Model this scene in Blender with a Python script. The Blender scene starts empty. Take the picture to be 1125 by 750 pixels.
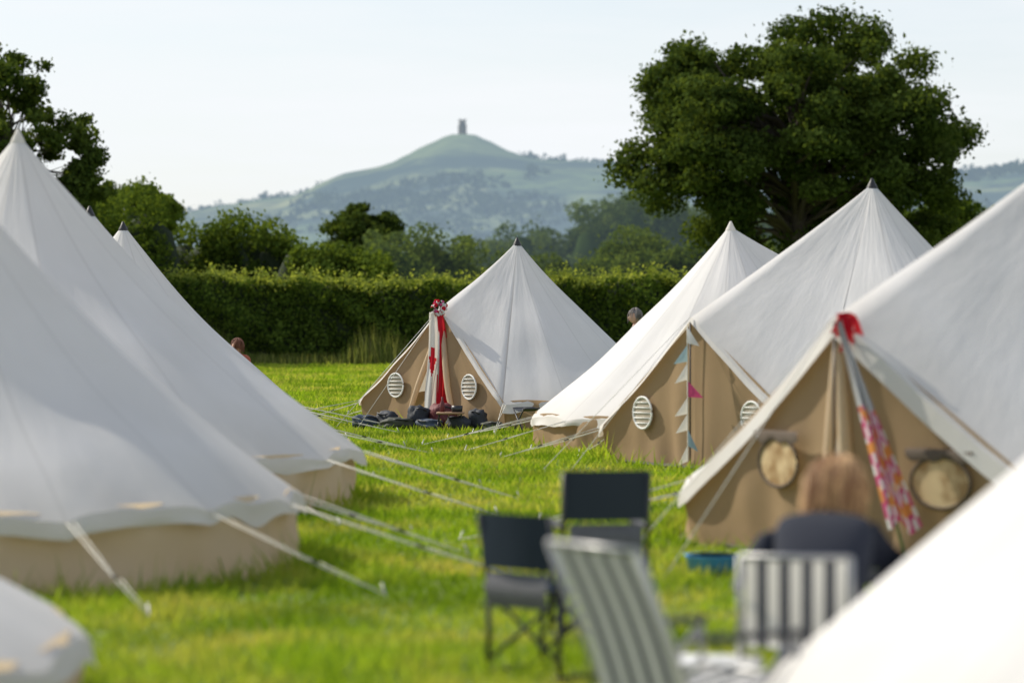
import bpy, math, random
import numpy as np
from mathutils import Vector, noise, Matrix
R_ = random.Random(7)
rng = np.random.default_rng(11)
scene = bpy.context.scene
scene.view_settings.view_transform = 'Standard'
scene.view_settings.look = 'None'
scene.view_settings.exposure = 0
COL = scene.collection

# ------------------------------------------------------------------ materials
def _new(name):
    m = bpy.data.materials.new(name); m.use_nodes = True
    nt = m.node_tree; nt.nodes.clear()
    out = nt.nodes.new('ShaderNodeOutputMaterial')
    return m, nt, out
def N(nt, t, **kw):
    n = nt.nodes.new(t)
    for k, v in kw.items():
        setattr(n, k, v)
    return n
def mixrgb(nt, fac, a, b, mode='MIX'):
    n = nt.nodes.new('ShaderNodeMix'); n.data_type = 'RGBA'; n.blend_type = mode
    for sock, val in ((n.inputs[0], fac), (n.inputs[6], a), (n.inputs[7], b)):
        if hasattr(val, 'links'): nt.links.new(val, sock)
        elif isinstance(val, (int, float)): sock.default_value = val
        else: sock.default_value = (*val[:3], 1)
    return n.outputs[2]
def ramp(nt, src, stops):
    r = nt.nodes.new('ShaderNodeValToRGB')
    while len(r.color_ramp.elements) < len(stops): r.color_ramp.elements.new(0.5)
    for e, (p, c) in zip(r.color_ramp.elements, stops):
        e.position = p; e.color = (*c, 1) if len(c) == 3 else c
    nt.links.new(src, r.inputs[0]); return r.outputs[0]
def noise_tex(nt, scale, detail=4, coord='Object', vec=None, rough=.55):
    t = N(nt, 'ShaderNodeTexNoise'); t.inputs['Scale'].default_value = scale
    t.inputs['Detail'].default_value = detail; t.inputs['Roughness'].default_value = rough
    if vec is None:
        tc = N(nt, 'ShaderNodeTexCoord'); vec = tc.outputs[coord]
    nt.links.new(vec, t.inputs['Vector']); return t.outputs['Fac']

def simple(name, col, rough=.7, metal=0, nscale=12, var=.25, bump=.0):
    m, nt, out = _new(name)
    p = N(nt, 'ShaderNodeBsdfPrincipled')
    f = noise_tex(nt, nscale)
    c = mixrgb(nt, f, tuple(x*(1-var) for x in col), tuple(min(1, x*(1+var)) for x in col))
    nt.links.new(c, p.inputs['Base Color'])
    p.inputs['Roughness'].default_value = rough; p.inputs['Metallic'].default_value = metal
    if bump:
        b = N(nt, 'ShaderNodeBump'); b.inputs['Strength'].default_value = bump
        b.inputs['Distance'].default_value = .01
        nt.links.new(f, b.inputs['Height']); nt.links.new(b.outputs[0], p.inputs['Normal'])
    nt.links.new(p.outputs[0], out.inputs[0]); return m

def cloth(name, col, trans=.3, tcol=None, seams=0, dirt=0.0, bumpd=.018):
    """woven canvas: diffuse + translucent, stretched wrinkle bump along the panel (UV in metres)"""
    m, nt, out = _new(name)
    uv = N(nt, 'ShaderNodeUVMap')
    mp = N(nt, 'ShaderNodeMapping'); mp.inputs['Scale'].default_value = (1.7, .6, 1)
    nt.links.new(uv.outputs[0], mp.inputs[0])
    f1 = noise_tex(nt, 1.3, 4, vec=mp.outputs[0], rough=.5)
    f2 = noise_tex(nt, 1.1, 3, coord='Object')
    c = mixrgb(nt, f1, tuple(x*.93 for x in col), tuple(min(1, x*1.05) for x in col))
    c = mixrgb(nt, ramp(nt, f2, [(.35, (0, 0, 0)), (.75, (1, 1, 1))]), c, tuple(x*y for x, y in zip(col, (.91, .91, .90))))
    if seams:
        uv2 = N(nt, 'ShaderNodeUVMap'); uv2.uv_map = 'panel'
        s2 = N(nt, 'ShaderNodeSeparateXYZ'); nt.links.new(uv2.outputs[0], s2.inputs[0])
        fr = N(nt, 'ShaderNodeMath', operation='FRACT'); nt.links.new(s2.outputs[0], fr.inputs[0])
        a = N(nt, 'ShaderNodeMath', operation='SUBTRACT'); nt.links.new(fr.outputs[0], a.inputs[0]); a.inputs[1].default_value = .5
        b = N(nt, 'ShaderNodeMath', operation='ABSOLUTE'); nt.links.new(a.outputs[0], b.inputs[0])
        g = N(nt, 'ShaderNodeMath', operation='LESS_THAN'); nt.links.new(b.outputs[0], g.inputs[0])
        d = N(nt, 'ShaderNodeMath', operation='DIVIDE'); d.inputs[0].default_value = .009
        nt.links.new(s2.outputs[1], d.inputs[1]); nt.links.new(d.outputs[0], g.inputs[1])
        seamf = N(nt, 'ShaderNodeMath', operation='MULTIPLY'); nt.links.new(g.outputs[0], seamf.inputs[0]); seamf.inputs[1].default_value = .5
        c = mixrgb(nt, seamf.outputs[0], c, tuple(x*.72 for x in col))
        if dirt:
            dr = ramp(nt, s2.outputs[1], [(.8, (0, 0, 0)), (1, (1, 1, 1))])
            dn = N(nt, 'ShaderNodeMath', operation='MULTIPLY'); nt.links.new(dr, dn.inputs[0]); nt.links.new(f1, dn.inputs[1])
            dm = N(nt, 'ShaderNodeMath', operation='MULTIPLY'); nt.links.new(dn.outputs[0], dm.inputs[0]); dm.inputs[1].default_value = dirt
            c = mixrgb(nt, dm.outputs[0], c, (col[0]*.6, col[1]*.55, col[2]*.45))
    bp = N(nt, 'ShaderNodeBump'); bp.inputs['Strength'].default_value = .9; bp.inputs['Distance'].default_value = bumpd
    nt.links.new(f1, bp.inputs['Height'])
    df = N(nt, 'ShaderNodeBsdfDiffuse'); tr = N(nt, 'ShaderNodeBsdfTranslucent')
    nt.links.new(c, df.inputs[0]); nt.links.new(bp.outputs[0], df.inputs['Normal'])
    tcol = tcol or tuple(x*y for x, y in zip(col, (1, .93, .8)))
    tr.inputs[0].default_value = (*tcol, 1)
    mx = N(nt, 'ShaderNodeMixShader'); mx.inputs[0].default_value = trans
    nt.links.new(df.outputs[0], mx.inputs[1]); nt.links.new(tr.outputs[0], mx.inputs[2])
    nt.links.new(mx.outputs[0], out.inputs[0]); return m

def leafmat(name, dark, light, trans=.35, haze=None, hz=0., patch=None, pscale=.5):
    m, nt, out = _new(name)
    at = N(nt, 'ShaderNodeAttribute'); at.attribute_name = 'rnd'
    c = mixrgb(nt, at.outputs['Fac'], dark, light)
    if patch:
        f = noise_tex(nt, pscale, 6, rough=.65)
        c = mixrgb(nt, ramp(nt, f, [(.45, (0, 0, 0)), (.64, (.9, .9, .9))]), c, patch)
        f = noise_tex(nt, pscale*.6, 5)
        c = mixrgb(nt, ramp(nt, f, [(.38, (.85, .85, .85)), (.52, (0, 0, 0))]), c, tuple(q*.8 for q in dark))
    df = N(nt, 'ShaderNodeBsdfDiffuse'); tr = N(nt, 'ShaderNodeBsdfTranslucent')
    nt.links.new(c, df.inputs[0])
    c2 = mixrgb(nt, 1., c, (1.25, 1.15, .55), 'MULTIPLY'); nt.links.new(c2, tr.inputs[0])
    mx = N(nt, 'ShaderNodeMixShader'); mx.inputs[0].default_value = trans
    nt.links.new(df.outputs[0], mx.inputs[1]); nt.links.new(tr.outputs[0], mx.inputs[2])
    last = mx.outputs[0]
    if haze:
        em = N(nt, 'ShaderNodeEmission'); em.inputs[0].default_value = (*haze, 1)  # airlight put into the material as a constant bluish emission
        m2 = N(nt, 'ShaderNodeMixShader'); m2.inputs[0].default_value = hz
        nt.links.new(last, m2.inputs[1]); nt.links.new(em.outputs[0], m2.inputs[2]); last = m2.outputs[0]
    nt.links.new(last, out.inputs[0]); return m

# ------------------------------------------------------------------ mesh builder
class MB:
    def __init__(s): s.v = []; s.f = []; s.m = []; s.uv = []; s.uv2 = []
    def face(s, idx, mat=0, uvs=None, uv2=None):
        s.f.append(tuple(idx)); s.m.append(mat)
        s.uv.append(uvs or [(0, 0)]*len(idx)); s.uv2.append(uv2 or [(.0, 1)]*len(idx))
    def grid(s, P, mat=0, UV=None, UV2=None, matf=None, closed=False):
        n = len(P); k = len(P[0]); b = len(s.v)
        for row in P:
            for p in row: s.v.append(tuple(p))
        for i in range(n-1):
            for j in range(k-1 if not closed else k):
                j2 = (j+1) % k
                ids = [(i, j), (i, j2), (i+1, j2), (i+1, j)]
                s.face([b+a*k+c for a, c in ids], matf(i, j) if matf else mat,
                       [UV[a][c] for a, c in ids] if UV else [(P[a][c][0], P[a][c][2]) for a, c in ids],
                       [UV2[a][c] for a, c in ids] if UV2 else None)
    def tube(s, pts, rad, mat=0, seg=8, cap=True):
        pts = [Vector(p) for p in pts]
        if not isinstance(rad, (list, tuple)): rad = [rad]*len(pts)
        rows = []
        for i, p in enumerate(pts):
            a = pts[max(i-1, 0)]; c = pts[min(i+1, len(pts)-1)]
            d = (c-a).normalized()
            u = d.cross(Vector((0, 0, 1)))
            if u.length < .05: u = d.cross(Vector((0, 1, 0)))
            u.normalize(); w = d.cross(u)
            rows.append([p+(u*math.cos(t)+w*math.sin(t))*rad[i] for t in [2*math.pi*k/seg for k in range(seg)]])
        b = len(s.v); s.grid(rows, mat, closed=True)
        if cap:
            s.face([b+k for k in range(seg)][::-1], mat); e = b+(len(pts)-1)*seg
            s.face([e+k for k in range(seg)], mat)
    def box(s, c, size, mat=0, rz=0, bev=.0):
        c = Vector(c); x, y, z = [q/2 for q in size]; M = Matrix.Rotation(rz, 3, 'Z')
        rings = []
        bv = min(bev, x*.8, y*.8, z*.8) if bev else 0
        levels = [(-z, bv), (-z+bv, 0), (z-bv, 0), (z, bv)] if bv else [(-z, 0), (z, 0)]
        for zz, ins in levels:
            X = x-ins; Y = y-ins
            if bv:
                q = bv if not ins else bv*.4
                pts = [(-X+q, -Y), (X-q, -Y), (X, -Y+q), (X, Y-q), (X-q, Y), (-X+q, Y), (-X, Y-q), (-X, -Y+q)]
            else: pts = [(-X, -Y), (X, -Y), (X, Y), (-X, Y)]
            rings.append([c+M@Vector((a, d, zz)) for a, d in pts])
        b = len(s.v); k = len(rings[0]); s.grid(rings, mat, closed=True)
        s.face([b+i for i in range(k)][::-1], mat); e = b+(len(rings)-1)*k
        s.face([e+i for i in range(k)], mat)
    def ell(s, c, r, mat=0, nu=16, nv=10, fn=None, skip=None):
        c = Vector(c); rows = []
        for i in range(nv+1):
            ph = math.pi*i/nv; row = []
            for j in range(nu):
                t = 2*math.pi*j/nu
                d = Vector((math.sin(ph)*math.cos(t), math.sin(ph)*math.sin(t), math.cos(ph)))
                k = fn(d) if fn else 1
                row.append(c+Vector((d.x*r[0], d.y*r[1], d.z*r[2]))*k)
            rows.append(row)
        s.grid(rows, mat, closed=True)
    def obj(s, name, mats, parent=None, smooth=True, loc=None):
        me = bpy.data.meshes.new(name)
        me.from_pydata([tuple(v) for v in s.v], [], s.f)
        for mt in mats: me.materials.append(mt)
        me.polygons.foreach_set('material_index', s.m)
        u = me.uv_layers.new(name='UVMap'); u.data.foreach_set('uv', [c for f in s.uv for p in f for c in p])
        u2 = me.uv_layers.new(name='panel'); u2.data.foreach_set('uv', [c for f in s.uv2 for p in f for c in p])
        me.uv_layers.active_index = 0
        me.polygons.foreach_set('use_smooth', [smooth]*len(s.f)); me.update()
        o = bpy.data.objects.new(name, me); COL.objects.link(o)
        if loc: o.location = loc
        if parent: o.parent = parent
        return o
def empty(name, loc=(0, 0, 0), rz=0):
    e = bpy.data.objects.new(name, None); COL.objects.link(e); e.location = loc; e.rotation_euler[2] = rz
    e.empty_display_size = .2
    return e

def np_mesh(name, V, F, rnd, mats, parent=None, k=4):
    me = bpy.data.meshes.new(name)
    nF = len(F)
    me.vertices.add(len(V)); me.vertices.foreach_set('co', V.astype(np.float32).ravel())
    me.loops.add(nF*k); me.loops.foreach_set('vertex_index', F.astype(np.int32).ravel())
    me.polygons.add(nF); me.polygons.foreach_set('loop_start', np.arange(0, nF*k, k, dtype=np.int32))
    me.polygons.foreach_set('loop_total', np.full(nF, k, dtype=np.int32))
    a = me.attributes.new('rnd', 'FLOAT', 'FACE'); a.data.foreach_set('value', rnd.astype(np.float32))
    for m in mats: me.materials.append(m)
    me.update(calc_edges=True)
    o = bpy.data.objects.new(name, me); COL.objects.link(o)
    if parent: o.parent = parent
    return o

def leaves(name, blobs, n, size, mat, parent=None, lo=.55, hi=1.1, stray=.12):
    B = np.array(blobs, float)
    w = (B[:, 3]*B[:, 5]); w = w/w.sum()
    bi = rng.choice(len(B), n, p=w); b = B[bi]
    d = rng.normal(size=(n, 3)); d /= np.linalg.norm(d, axis=1)[:, None]
    r = lo+(hi-lo)*rng.random(n)**.6
    r = np.where(rng.random(n) < stray, r*(1+.6*rng.random(n)), r)     # stray sprays
    c = b[:, :3]+d*b[:, 3:6]*r[:, None]
    nn = d+rng.normal(size=(n, 3))*.8; nn /= np.linalg.norm(nn, axis=1)[:, None]
    t = np.cross(nn, rng.normal(size=(n, 3))); t /= np.linalg.norm(t, axis=1)[:, None]
    u = np.cross(nn, t)
    s = size*(.5+rng.random(n)*.9)
    t *= s[:, None]*.5; u *= s[:, None]*.34
    V = np.stack([c-t, c+u, c+t, c-u], 1).reshape(-1, 3)
    F = np.arange(n*4).reshape(n, 4)
    br = rng.random(len(B))
    rnd = np.clip(.45*br[bi]+.55*rng.random(n), 0, 1)
    return np_mesh(name, V, F, rnd, [mat], parent)

# ------------------------------------------------------------------ sky + sun
el, az = math.radians(40), math.radians(-60)      # az: clockwise from +Y ; sun is to the left and a little behind the tents
sdir = Vector((math.sin(az)*math.cos(el), math.cos(az)*math.cos(el), math.sin(el)))
w = bpy.data.worlds.new("World"); scene.world = w; w.use_nodes = True
nt = w.node_tree; nt.nodes.clear()
wo = N(nt, 'ShaderNodeOutputWorld'); bg = N(nt, 'ShaderNodeBackground'); bg.inputs[1].default_value = .15
sky = N(nt, 'ShaderNodeTexSky'); sky.sky_type = 'NISHITA'; sky.sun_disc = False
sky.sun_elevation = el; sky.sun_rotation = az % (2*math.pi)
sky.air_density = 1.0; sky.dust_density = 1.2; sky.ozone_density = 1.5
tc = N(nt, 'ShaderNodeTexCoord')
mp = N(nt, 'ShaderNodeMapping'); mp.inputs['Scale'].default_value = (1.2, 1.2, 9); mp.inputs['Rotation'].default_value = (0, .12, 0)
nt.links.new(tc.outputs['Generated'], mp.inputs[0])
cf = noise_tex(nt, 2.4, 6, vec=mp.outputs[0], rough=.6)
cl = ramp(nt, cf, [(.3, (.6, .6, .6)), (.62, (1, 1, 1))])
sz = N(nt, 'ShaderNodeSeparateXYZ'); nt.links.new(tc.outputs['Generated'], sz.inputs[0])
hzr = ramp(nt, sz.outputs[2], [(.12, (1, 1, 1)), (.6, (.35, .35, .35))])
clh = N(nt, 'ShaderNodeMath', operation='MULTIPLY'); nt.links.new(cl, clh.inputs[0]); nt.links.new(hzr, clh.inputs[1])
skyc = mixrgb(nt, clh.outputs[0], sky.outputs[0], (6.2, 6.4, 6.6))
nt.links.new(skyc, bg.inputs[0]); nt.links.new(bg.outputs[0], wo.inputs[0])
sl = bpy.data.lights.new('sun', 'SUN'); sl.energy = 5; sl.angle = math.radians(.5); sl.color = (1, .93, .80)
so = bpy.data.objects.new('sun', sl); COL.objects.link(so); so.rotation_euler = sdir.to_track_quat('Z', 'Y').to_euler()

# ------------------------------------------------------------------ camera
cd = bpy.data.cameras.new('camera'); cam = bpy.data.objects.new('camera', cd); COL.objects.link(cam)
cam.location = (0, 0, 1.8); cam.rotation_euler = (math.radians(90-.64), 0, 0)
cd.lens = 100; cd.sensor_width = 36; cd.clip_end = 20000; cd.clip_start = .1
cd.dof.use_dof = True; cd.dof.focus_distance = 46; cd.dof.aperture_fstop = 1.4
scene.camera = cam

# ------------------------------------------------------------------ materials list
canvas = cloth('canvas_white', (.83, .82, .81), .24, (.84, .74, .58), seams=1, dirt=.5)
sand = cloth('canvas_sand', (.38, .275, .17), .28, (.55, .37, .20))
cream = cloth('canvas_cream', (.70, .58, .43), .40, (.88, .70, .46))
gauze = simple('vent_gauze', (.36, .31, .24), .9)
white = simple('white_trim', (.8, .8, .78), .8, var=.05)
black = simple('black_rubber', (.02, .02, .022), .5)
steel = simple('galvanised_steel', (.4, .4, .4), .5, 1, var=.1)
darkmetal = simple('dark_metal', (.05, .05, .055), .4, .6)
ropem = simple('white_rope', (.66, .64, .58), .85, var=.1)
sheet = simple('groundsheet_pvc', (.10, .10, .085), .6)

# ------------------------------------------------------------------ bell tents
TENTS = []
def azd(a): return Vector((-math.sin(a), -math.cos(a), 0))   # 0 = towards camera, + = towards -X
def bell_tent(x, y, R, H, he, daz, dhalf, Dr, Dz, seed=0, opening=0., flap=.05, wall=None, door=True,
              sag=.13, vent=True, dirs=13, skipr=(), rope_len=1.5, mesh_vent=None, ropes=True):
    wall = wall or sand
    rnd = random.Random(seed)
    T = empty('bell_tent', (x, y, 0)); TENTS.append((x, y, R))
    daz = math.radians(daz); th = math.radians(dhalf)
    nd = 14; no = 160
    ts = [-th+th*i/nd for i in range(nd)]+[th*i/nd for i in range(nd)]
    ts += [th+(2*math.pi-2*th)*i/no for i in range(no+1)]
    span = 2*math.pi-2*th
    def edge(t):
        if abs(t) < th-1e-6 and door:
            s = abs(t)/th
            e = edge(th if t >= 0 else 2*math.pi-th)[0]
            D = azd(daz)*Dr+Vector((0, 0, Dz))
            p = D.lerp(e, s); p.z -= .05*math.sin(math.pi*s)
            return p, s
        k = (t-th)/span*(dirs-1)
        sc = abs(math.sin(math.pi*k))
        nz = noise.noise(Vector((t*3, seed*7.3, 0)))
        r = R*(1.0-.028*sc**.8)+.03*nz
        z = he-.03+.05*sc**.8+.03*nz
        return azd(daz+t)*r+Vector((0, 0, z)), 1.0
    nv = 30; P = []; UV = []; UV2 = []
    slant = math.hypot(R, H-he)
    for iv in range(nv+1):
        v = iv/nv; row = []; ru = []; r2 = []
        for t in ts:
            e, s = edge(t)
            top = azd(daz+t)*.045+Vector((0, 0, H))
            p = top.lerp(e, v)
            k = (t-th)/span*(dirs-1)
            w = (.2+.8*s) if s < 1 else 1
            p.z -= sag*w*math.sin(math.pi*v**.85)
            n = noise.noise(Vector((math.cos(t)*2.3*v+seed*3, math.sin(t)*2.3*v, seed+v*.8)))
            p.z += .10*n*math.sin(math.pi*v)*w
            f = noise.noise(Vector((t*7, seed*5.1, v*.9)))
            p.z += .045*f*v**3*w
            if s >= 1: p.z -= .03*math.sin(math.pi*(k % 1))**2*math.sin(math.pi*v)*v
            row.append(p); ru.append((t*R, v*slant)); r2.append((k*1.0+.5 if s >= 1 else .5+(0 if s > .97 else .45), max(v, .12)))
        P.append(row); UV.append(ru); UV2.append(r2)
    m = MB(); m.grid(P, 0, UV, UV2)
    Vr = []; VU = []
    for q in range(4):
        row = []; ru = []
        for ti, t in enumerate(ts):
            e, s = edge(t)
            wv = noise.noise(Vector((t*7, seed*2.2, q*.3)))
            if s >= 1:
                d = azd(daz+t); p = P[-1][ti]+d*(.010*q+.06*wv*q/3)+Vector((0, 0, -.036*q*(1+.7*noise.noise(Vector((t*5, seed, 7))))))
            else:
                p = P[-1][ti]+Vector((0, 0, -flap*(q/3)))+azd(daz)*.01*q
            row.append(p); ru.append((t*R, slant+q*.05))
        Vr.append(row); VU.append(ru)
    m.grid(Vr, 0, VU)
    m.obj('roof', [canvas], T)
    m = MB(); W = []; WU = []
    tw = [t for t in ts if t >= th-1e-6]
    for q in range(9):
        row = []; ru = []; qq = q/8
        for t in tw:
            k = (t-th)/span*(dirs-1)
            wv = noise.noise(Vector((t*5, seed*4.4, qq*1.3)))+.6*noise.noise(Vector((t*19, seed, qq*1.2)))
            r = R*.965+.035*math.sin(math.pi*(k % 1))*qq+.09*wv*math.sin(math.pi*(.12+.8*qq))
            z0 = edge(t)[0].z+.03
            row.append(azd(daz+t)*r+Vector((0, 0, z0*(1-qq)+.004))); ru.append((t*R, qq*.5))
        W.append(row); WU.append(ru)
    m.grid(W, 0, WU); m.obj('wall', [wall], T)
    m = MB(); ring = [azd(a)*R*.93+Vector((0, 0, .02)) for a in [2*math.pi*i/40 for i in range(40)]]
    m.v = [tuple(p) for p in ring]; m.face(list(range(40))); m.obj('groundsheet', [sheet], T)
    m = MB(); m.tube([(0, 0, H-.07), (0, 0, H+.0), (0, 0, H+.05), (0, 0, H+.1)], [.085, .062, .035, .012], 0, 12)
    m.obj('apex_cap', [black if seed % 2 == 0 else canvas], T)
    m = MB(); m.tube([(0, 0, 0), (0, 0, H-.05)], .019, 0, 8)
    Dg = azd(daz)*max(Dr, R*math.cos(th)*1.0)
    D = azd(daz)*(Dr)+Vector((0, 0, Dz-.04))
    for sg in (1, -1):
        g = azd(daz+sg*th*.88)*R*.86
        m.tube([g, D+azd(daz)*-.13+Vector((0, 0, -.04))], .012, 0, 8)
    m.obj('poles', [steel], T)
    m = MB(); ventp = []
    for sg in (1, -1):
        tt = th if sg > 0 else 2*math.pi-th
        E = edge(tt)[0]; E = E+Vector((0, 0, .02)); G = azd(daz+sg*th)*R*.97
        Dd = azd(daz)*(Dr-.02)+Vector((0, 0, Dz-.03))
        def PT(s, q, sg=sg, E=E, G=G, Dd=Dd):
            a = Dd.lerp(E, s); b = Dg.lerp(G, s); p = a.lerp(b, q)
            n = noise.noise(Vector((s*5+sg*9, q*1.2, seed*3.)))
            fold = .03*math.sin(s*26+seed)*q*(1-s)
            return p+azd(daz)*(.07*n*q+fold*.8)-azd(daz)*.03
        rows = []; us = []
        for iq in range(21):
            q = iq/20; s0 = opening*min(1, q*1.15) if opening else 0.0
            row = []; ru = []
            for js in range(31):
                s = s0+(1-s0)*js/30
                row.append(PT(s, q)); ru.append((s*1.6*sg, q*1.8))
            rows.append(row); us.append(ru)
        m.grid(rows, 0, us)
        if opening:
            pts = [PT(opening*min(1, q*1.15), q)+azd(daz)*.03 for q in [i/10 for i in range(11)]]
            m.tube(pts, [.02+.03*math.sin(math.pi*i/10) for i in range(11)], 1, 8)
        sv = .52 if not mesh_vent else (.34 if sg > 0 else .46)
        ventp.append((PT(sv, .42 if not mesh_vent else .47), PT(sv+.01, .42)-PT(sv-.01, .42), sg))
    m.obj('door_panels', [wall, cream], T)
    m = MB()
    m.tube([azd(daz)*(Dr+.02)+Vector((0, 0, Dz-.05)), Dg+azd(daz)*.02], .009, 0, 6)
    m.obj('door_seam', [darkmetal], T)
    if vent:
        m = MB()
        for c, dx, sg in ventp:
            side = Vector((dx.x, dx.y, 0)).normalized()
            up = Vector((0, 0, 1)); out = side.cross(up).normalized()
            if out.dot(azd(daz)) < 0: out = -out
            c = c+out*.05; rx = .185 if not mesh_vent else .25; rv = rx if not mesh_vent else .18
            b = len(m.v)
            for i in range(32):
                a = 2*math.pi*i/32; m.v.append(tuple(c+side*math.cos(a)*rx+up*math.sin(a)*rv))
            m.face([b+i for i in range(32)], 0)
            m.tube([c+out*.004+side*math.cos(2*math.pi*i/32)*rx+up*math.sin(2*math.pi*i/32)*rv for i in range(33)], .013, 1 if not mesh_vent else 2, 6, cap=False)
            if mesh_vent:
                # unzipped cover bunched along the top of the mesh window
                rows = []
                for i in range(13):
                    q = i/12; x0 = (q-.5)*.56; dz = .015+.03*abs(math.sin(q*5.5))+.015*math.sin(q*17)
                    rows.append([c+side*x0+up*.235+out*.01, c+side*x0+up*(.22)+out*.035, c+side*x0+up*(.19-dz)+out*.02])
                m.grid(rows, 2)
            else:
                for h in (-.12, -.06, 0, .06, .12):
                    hw = math.sqrt(rv*rv-h*h)
                    m.tube([c+out*.006+side*-hw+up*h, c+out*.006+side*hw+up*h], .007, 1, 6)
        m.obj('vent_windows', [mesh_vent or gauze, white, brownroll], T)
    if not ropes: return T, azd(daz)*Dr+Vector((x, y, Dz))
    m = MB()
    for i in range(dirs):
        if i in skipr: continue
        t = th+span*i/(dirs-1)
        e = edge(t)[0]; d = azd(daz+t+rnd.uniform(-.08, .08))
        L = rope_len*rnd.uniform(.75, 1.2)
        peg = azd(daz+t)*R+d*L; peg.z = .03
        side = Vector((-d.y, d.x, 0)); e2 = e
        mid = e2.lerp(peg, .62)
        m.tube([e2, mid+Vector((0, 0, -.012)), peg], .004, 0, 5)
        off = .05
        m.tube([e2+side*off, e2.lerp(peg, .45)+side*off*.3, mid], .0035, 0, 5)
        m.tube([mid+side*.03, peg+side*.015], .003, 0, 5)
        sp = e2.lerp(peg, .6); dd = (peg-e2).normalized()
        m.tube([sp-dd*.03, sp+dd*.03], .009, 1, 6)
        m.tube([peg-d*.02+Vector((0, 0, .07)), peg+d*.05+Vector((0, 0, -.1))], .006, 2, 6)
    D = azd(daz)*(Dr+.02)+Vector((0, 0, Dz)); peg = azd(daz)*(Dr+1.9)
    for sd in (-.25, .25):
        m.tube([D, peg+Vector((-azd(daz).y, azd(daz).x, 0))*sd+Vector((0, 0, .03))], .004, 0, 5)
    m.obj('guy_ropes', [ropem, black, steel], T)
    return T, azd(daz)*Dr+Vector((x, y, Dz))

brownroll = simple('brown_roll', (.10, .075, .055), .9)
T1, D1 = bell_tent(.08, 45, 2.5, 2.84, .40, 47, 42, 1.60, 1.84, seed=2, opening=.30)
T2, _ = bell_tent(2.92, 38, 2.7, 2.88, .40, -100, 38, 2.2, 1.75, seed=3)
T3, D3 = bell_tent(4.3, 34, 3.25, 3.27, .42, 55, 36, 2.75, 1.72, seed=4)
# mesh window: daylight shining through is put into its pale warm colour
ventglow, nt, out = _new('vent_mesh_daylight_tint')
df = N(nt, 'ShaderNodeBsdfTranslucent'); df.inputs[0].default_value = (.95, .78, .5, 1)
d2 = N(nt, 'ShaderNodeBsdfDiffuse'); cc = mixrgb(nt, ramp(nt, noise_tex(nt, 5, 3), [(.4, (0, 0, 0)), (.6, (1, 1, 1))]), (.85, .68, .42), (.42, .28, .15)); nt.links.new(cc, d2.inputs[0])
mx = N(nt, 'ShaderNodeMixShader'); mx.inputs[0].default_value = .35
nt.links.new(d2.outputs[0], mx.inputs[1]); nt.links.new(df.outputs[0], mx.inputs[2]); nt.links.new(mx.outputs[0], out.inputs[0])
T4, D4 = bell_tent(4.62, 22.3, 3.35, 3.22, .42, 50, 35, 3.0, 1.76, seed=6, opening=.07, flap=.15, mesh_vent=ventglow)
T5, _ = bell_tent(3.3, 10.0, 2.5, 2.85, .38, -120, 38, 2.1, 1.75, seed=7, ropes=False)
TA, _ = bell_tent(-4.1, 20, 2.65, 2.97, .50, 150, 38, 2.2, 1.85, seed=9, wall=cream, sag=.20)
TB, _ = bell_tent(-4.6, 26.5, 3.2, 3.38, .50, 160, 38, 2.7, 1.85, seed=11, wall=cream, sag=.18)
TC, _ = bell_tent(-5.3, 35.7, 2.7, 3.0, .40, 170, 38, 2.2, 1.75, seed=12)
TD, _ = bell_tent(-5.74, 42, 2.6, 3.0, .40, 150, 38, 2.2, 1.75, seed=14)
TG, _ = bell_tent(-4.35, 12.0, 2.55, 2.7, .38, 150, 38, 2.2, 1.75, seed=15, sag=.32, wall=cream, ropes=False)

# ------------------------------------------------------------------ ground
m, nt, out = _new('meadow_ground')
p = N(nt, 'ShaderNodeBsdfPrincipled'); p.inputs['Roughness'].default_value = .95
f1 = noise_tex(nt, .35, 6); f2 = noise_tex(nt, 14, 5); f3 = noise_tex(nt, 70, 3)
c = mixrgb(nt, f2, (.11, .18, .018), (.25, .33, .04))
c = mixrgb(nt, ramp(nt, f1, [(.45, (0, 0, 0)), (.7, (.7, .7, .7))]), c, (.32, .32, .08))
c = mixrgb(nt, f3, c, (.08, .13, .015))
nt.links.new(c, p.inputs['Base Color'])
bp = N(nt, 'ShaderNodeBump'); bp.inputs['Strength'].default_value = 1; bp.inputs['Distance'].default_value = .05
nt.links.new(f2, bp.inputs['Height']); nt.links.new(bp.outputs[0], p.inputs['Normal'])
nt.links.new(p.outputs[0], out.inputs[0]); groundm = m
m = MB(); Rr = 9000
m.v = [(-Rr, -200, 0), (Rr, -200, 0), (Rr, 9000, 0), (-Rr, 9000, 0)]; m.face([0, 1, 2, 3]); m.obj('ground', [groundm])

grassm = leafmat('grass_blades', (.15, .27, .018), (.35, .49, .045), .5, patch=(.50, .47, .13), pscale=.8)
n = 520000
yy = 8.5+(96-8.5)*rng.random(n)**1.25
xx = (rng.random(n)*2-1)*(.24*yy+1.5)
keep = np.ones(n, bool)
for (tx, ty, tr) in TENTS: keep &= ((xx-tx)**2+(yy-ty)**2) > (tr*.985)**2
xx = xx[keep]; yy = yy[keep]; n = len(xx)
patchh = np.sin(xx*1.7+np.sin(yy*1.1))*np.sin(yy*1.3+np.sin(xx*.9)*2)
h = (.035+.05*rng.random(n))*(1+.4*patchh)*(1+.8*rng.random(n)**6)
near = np.zeros(n)
for (tx, ty, tr) in TENTS:
    dd = np.sqrt((xx-tx)**2+(yy-ty)**2)-tr
    near = np.maximum(near, np.exp(-np.maximum(dd, 0)/.14))
h = h*(1+2.4*near*rng.random(n))
wd = .004+.00028*yy
a = rng.random(n)*2*math.pi; la = rng.random(n)*2*math.pi; lean = h*(.2+.9*rng.random(n))
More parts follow.
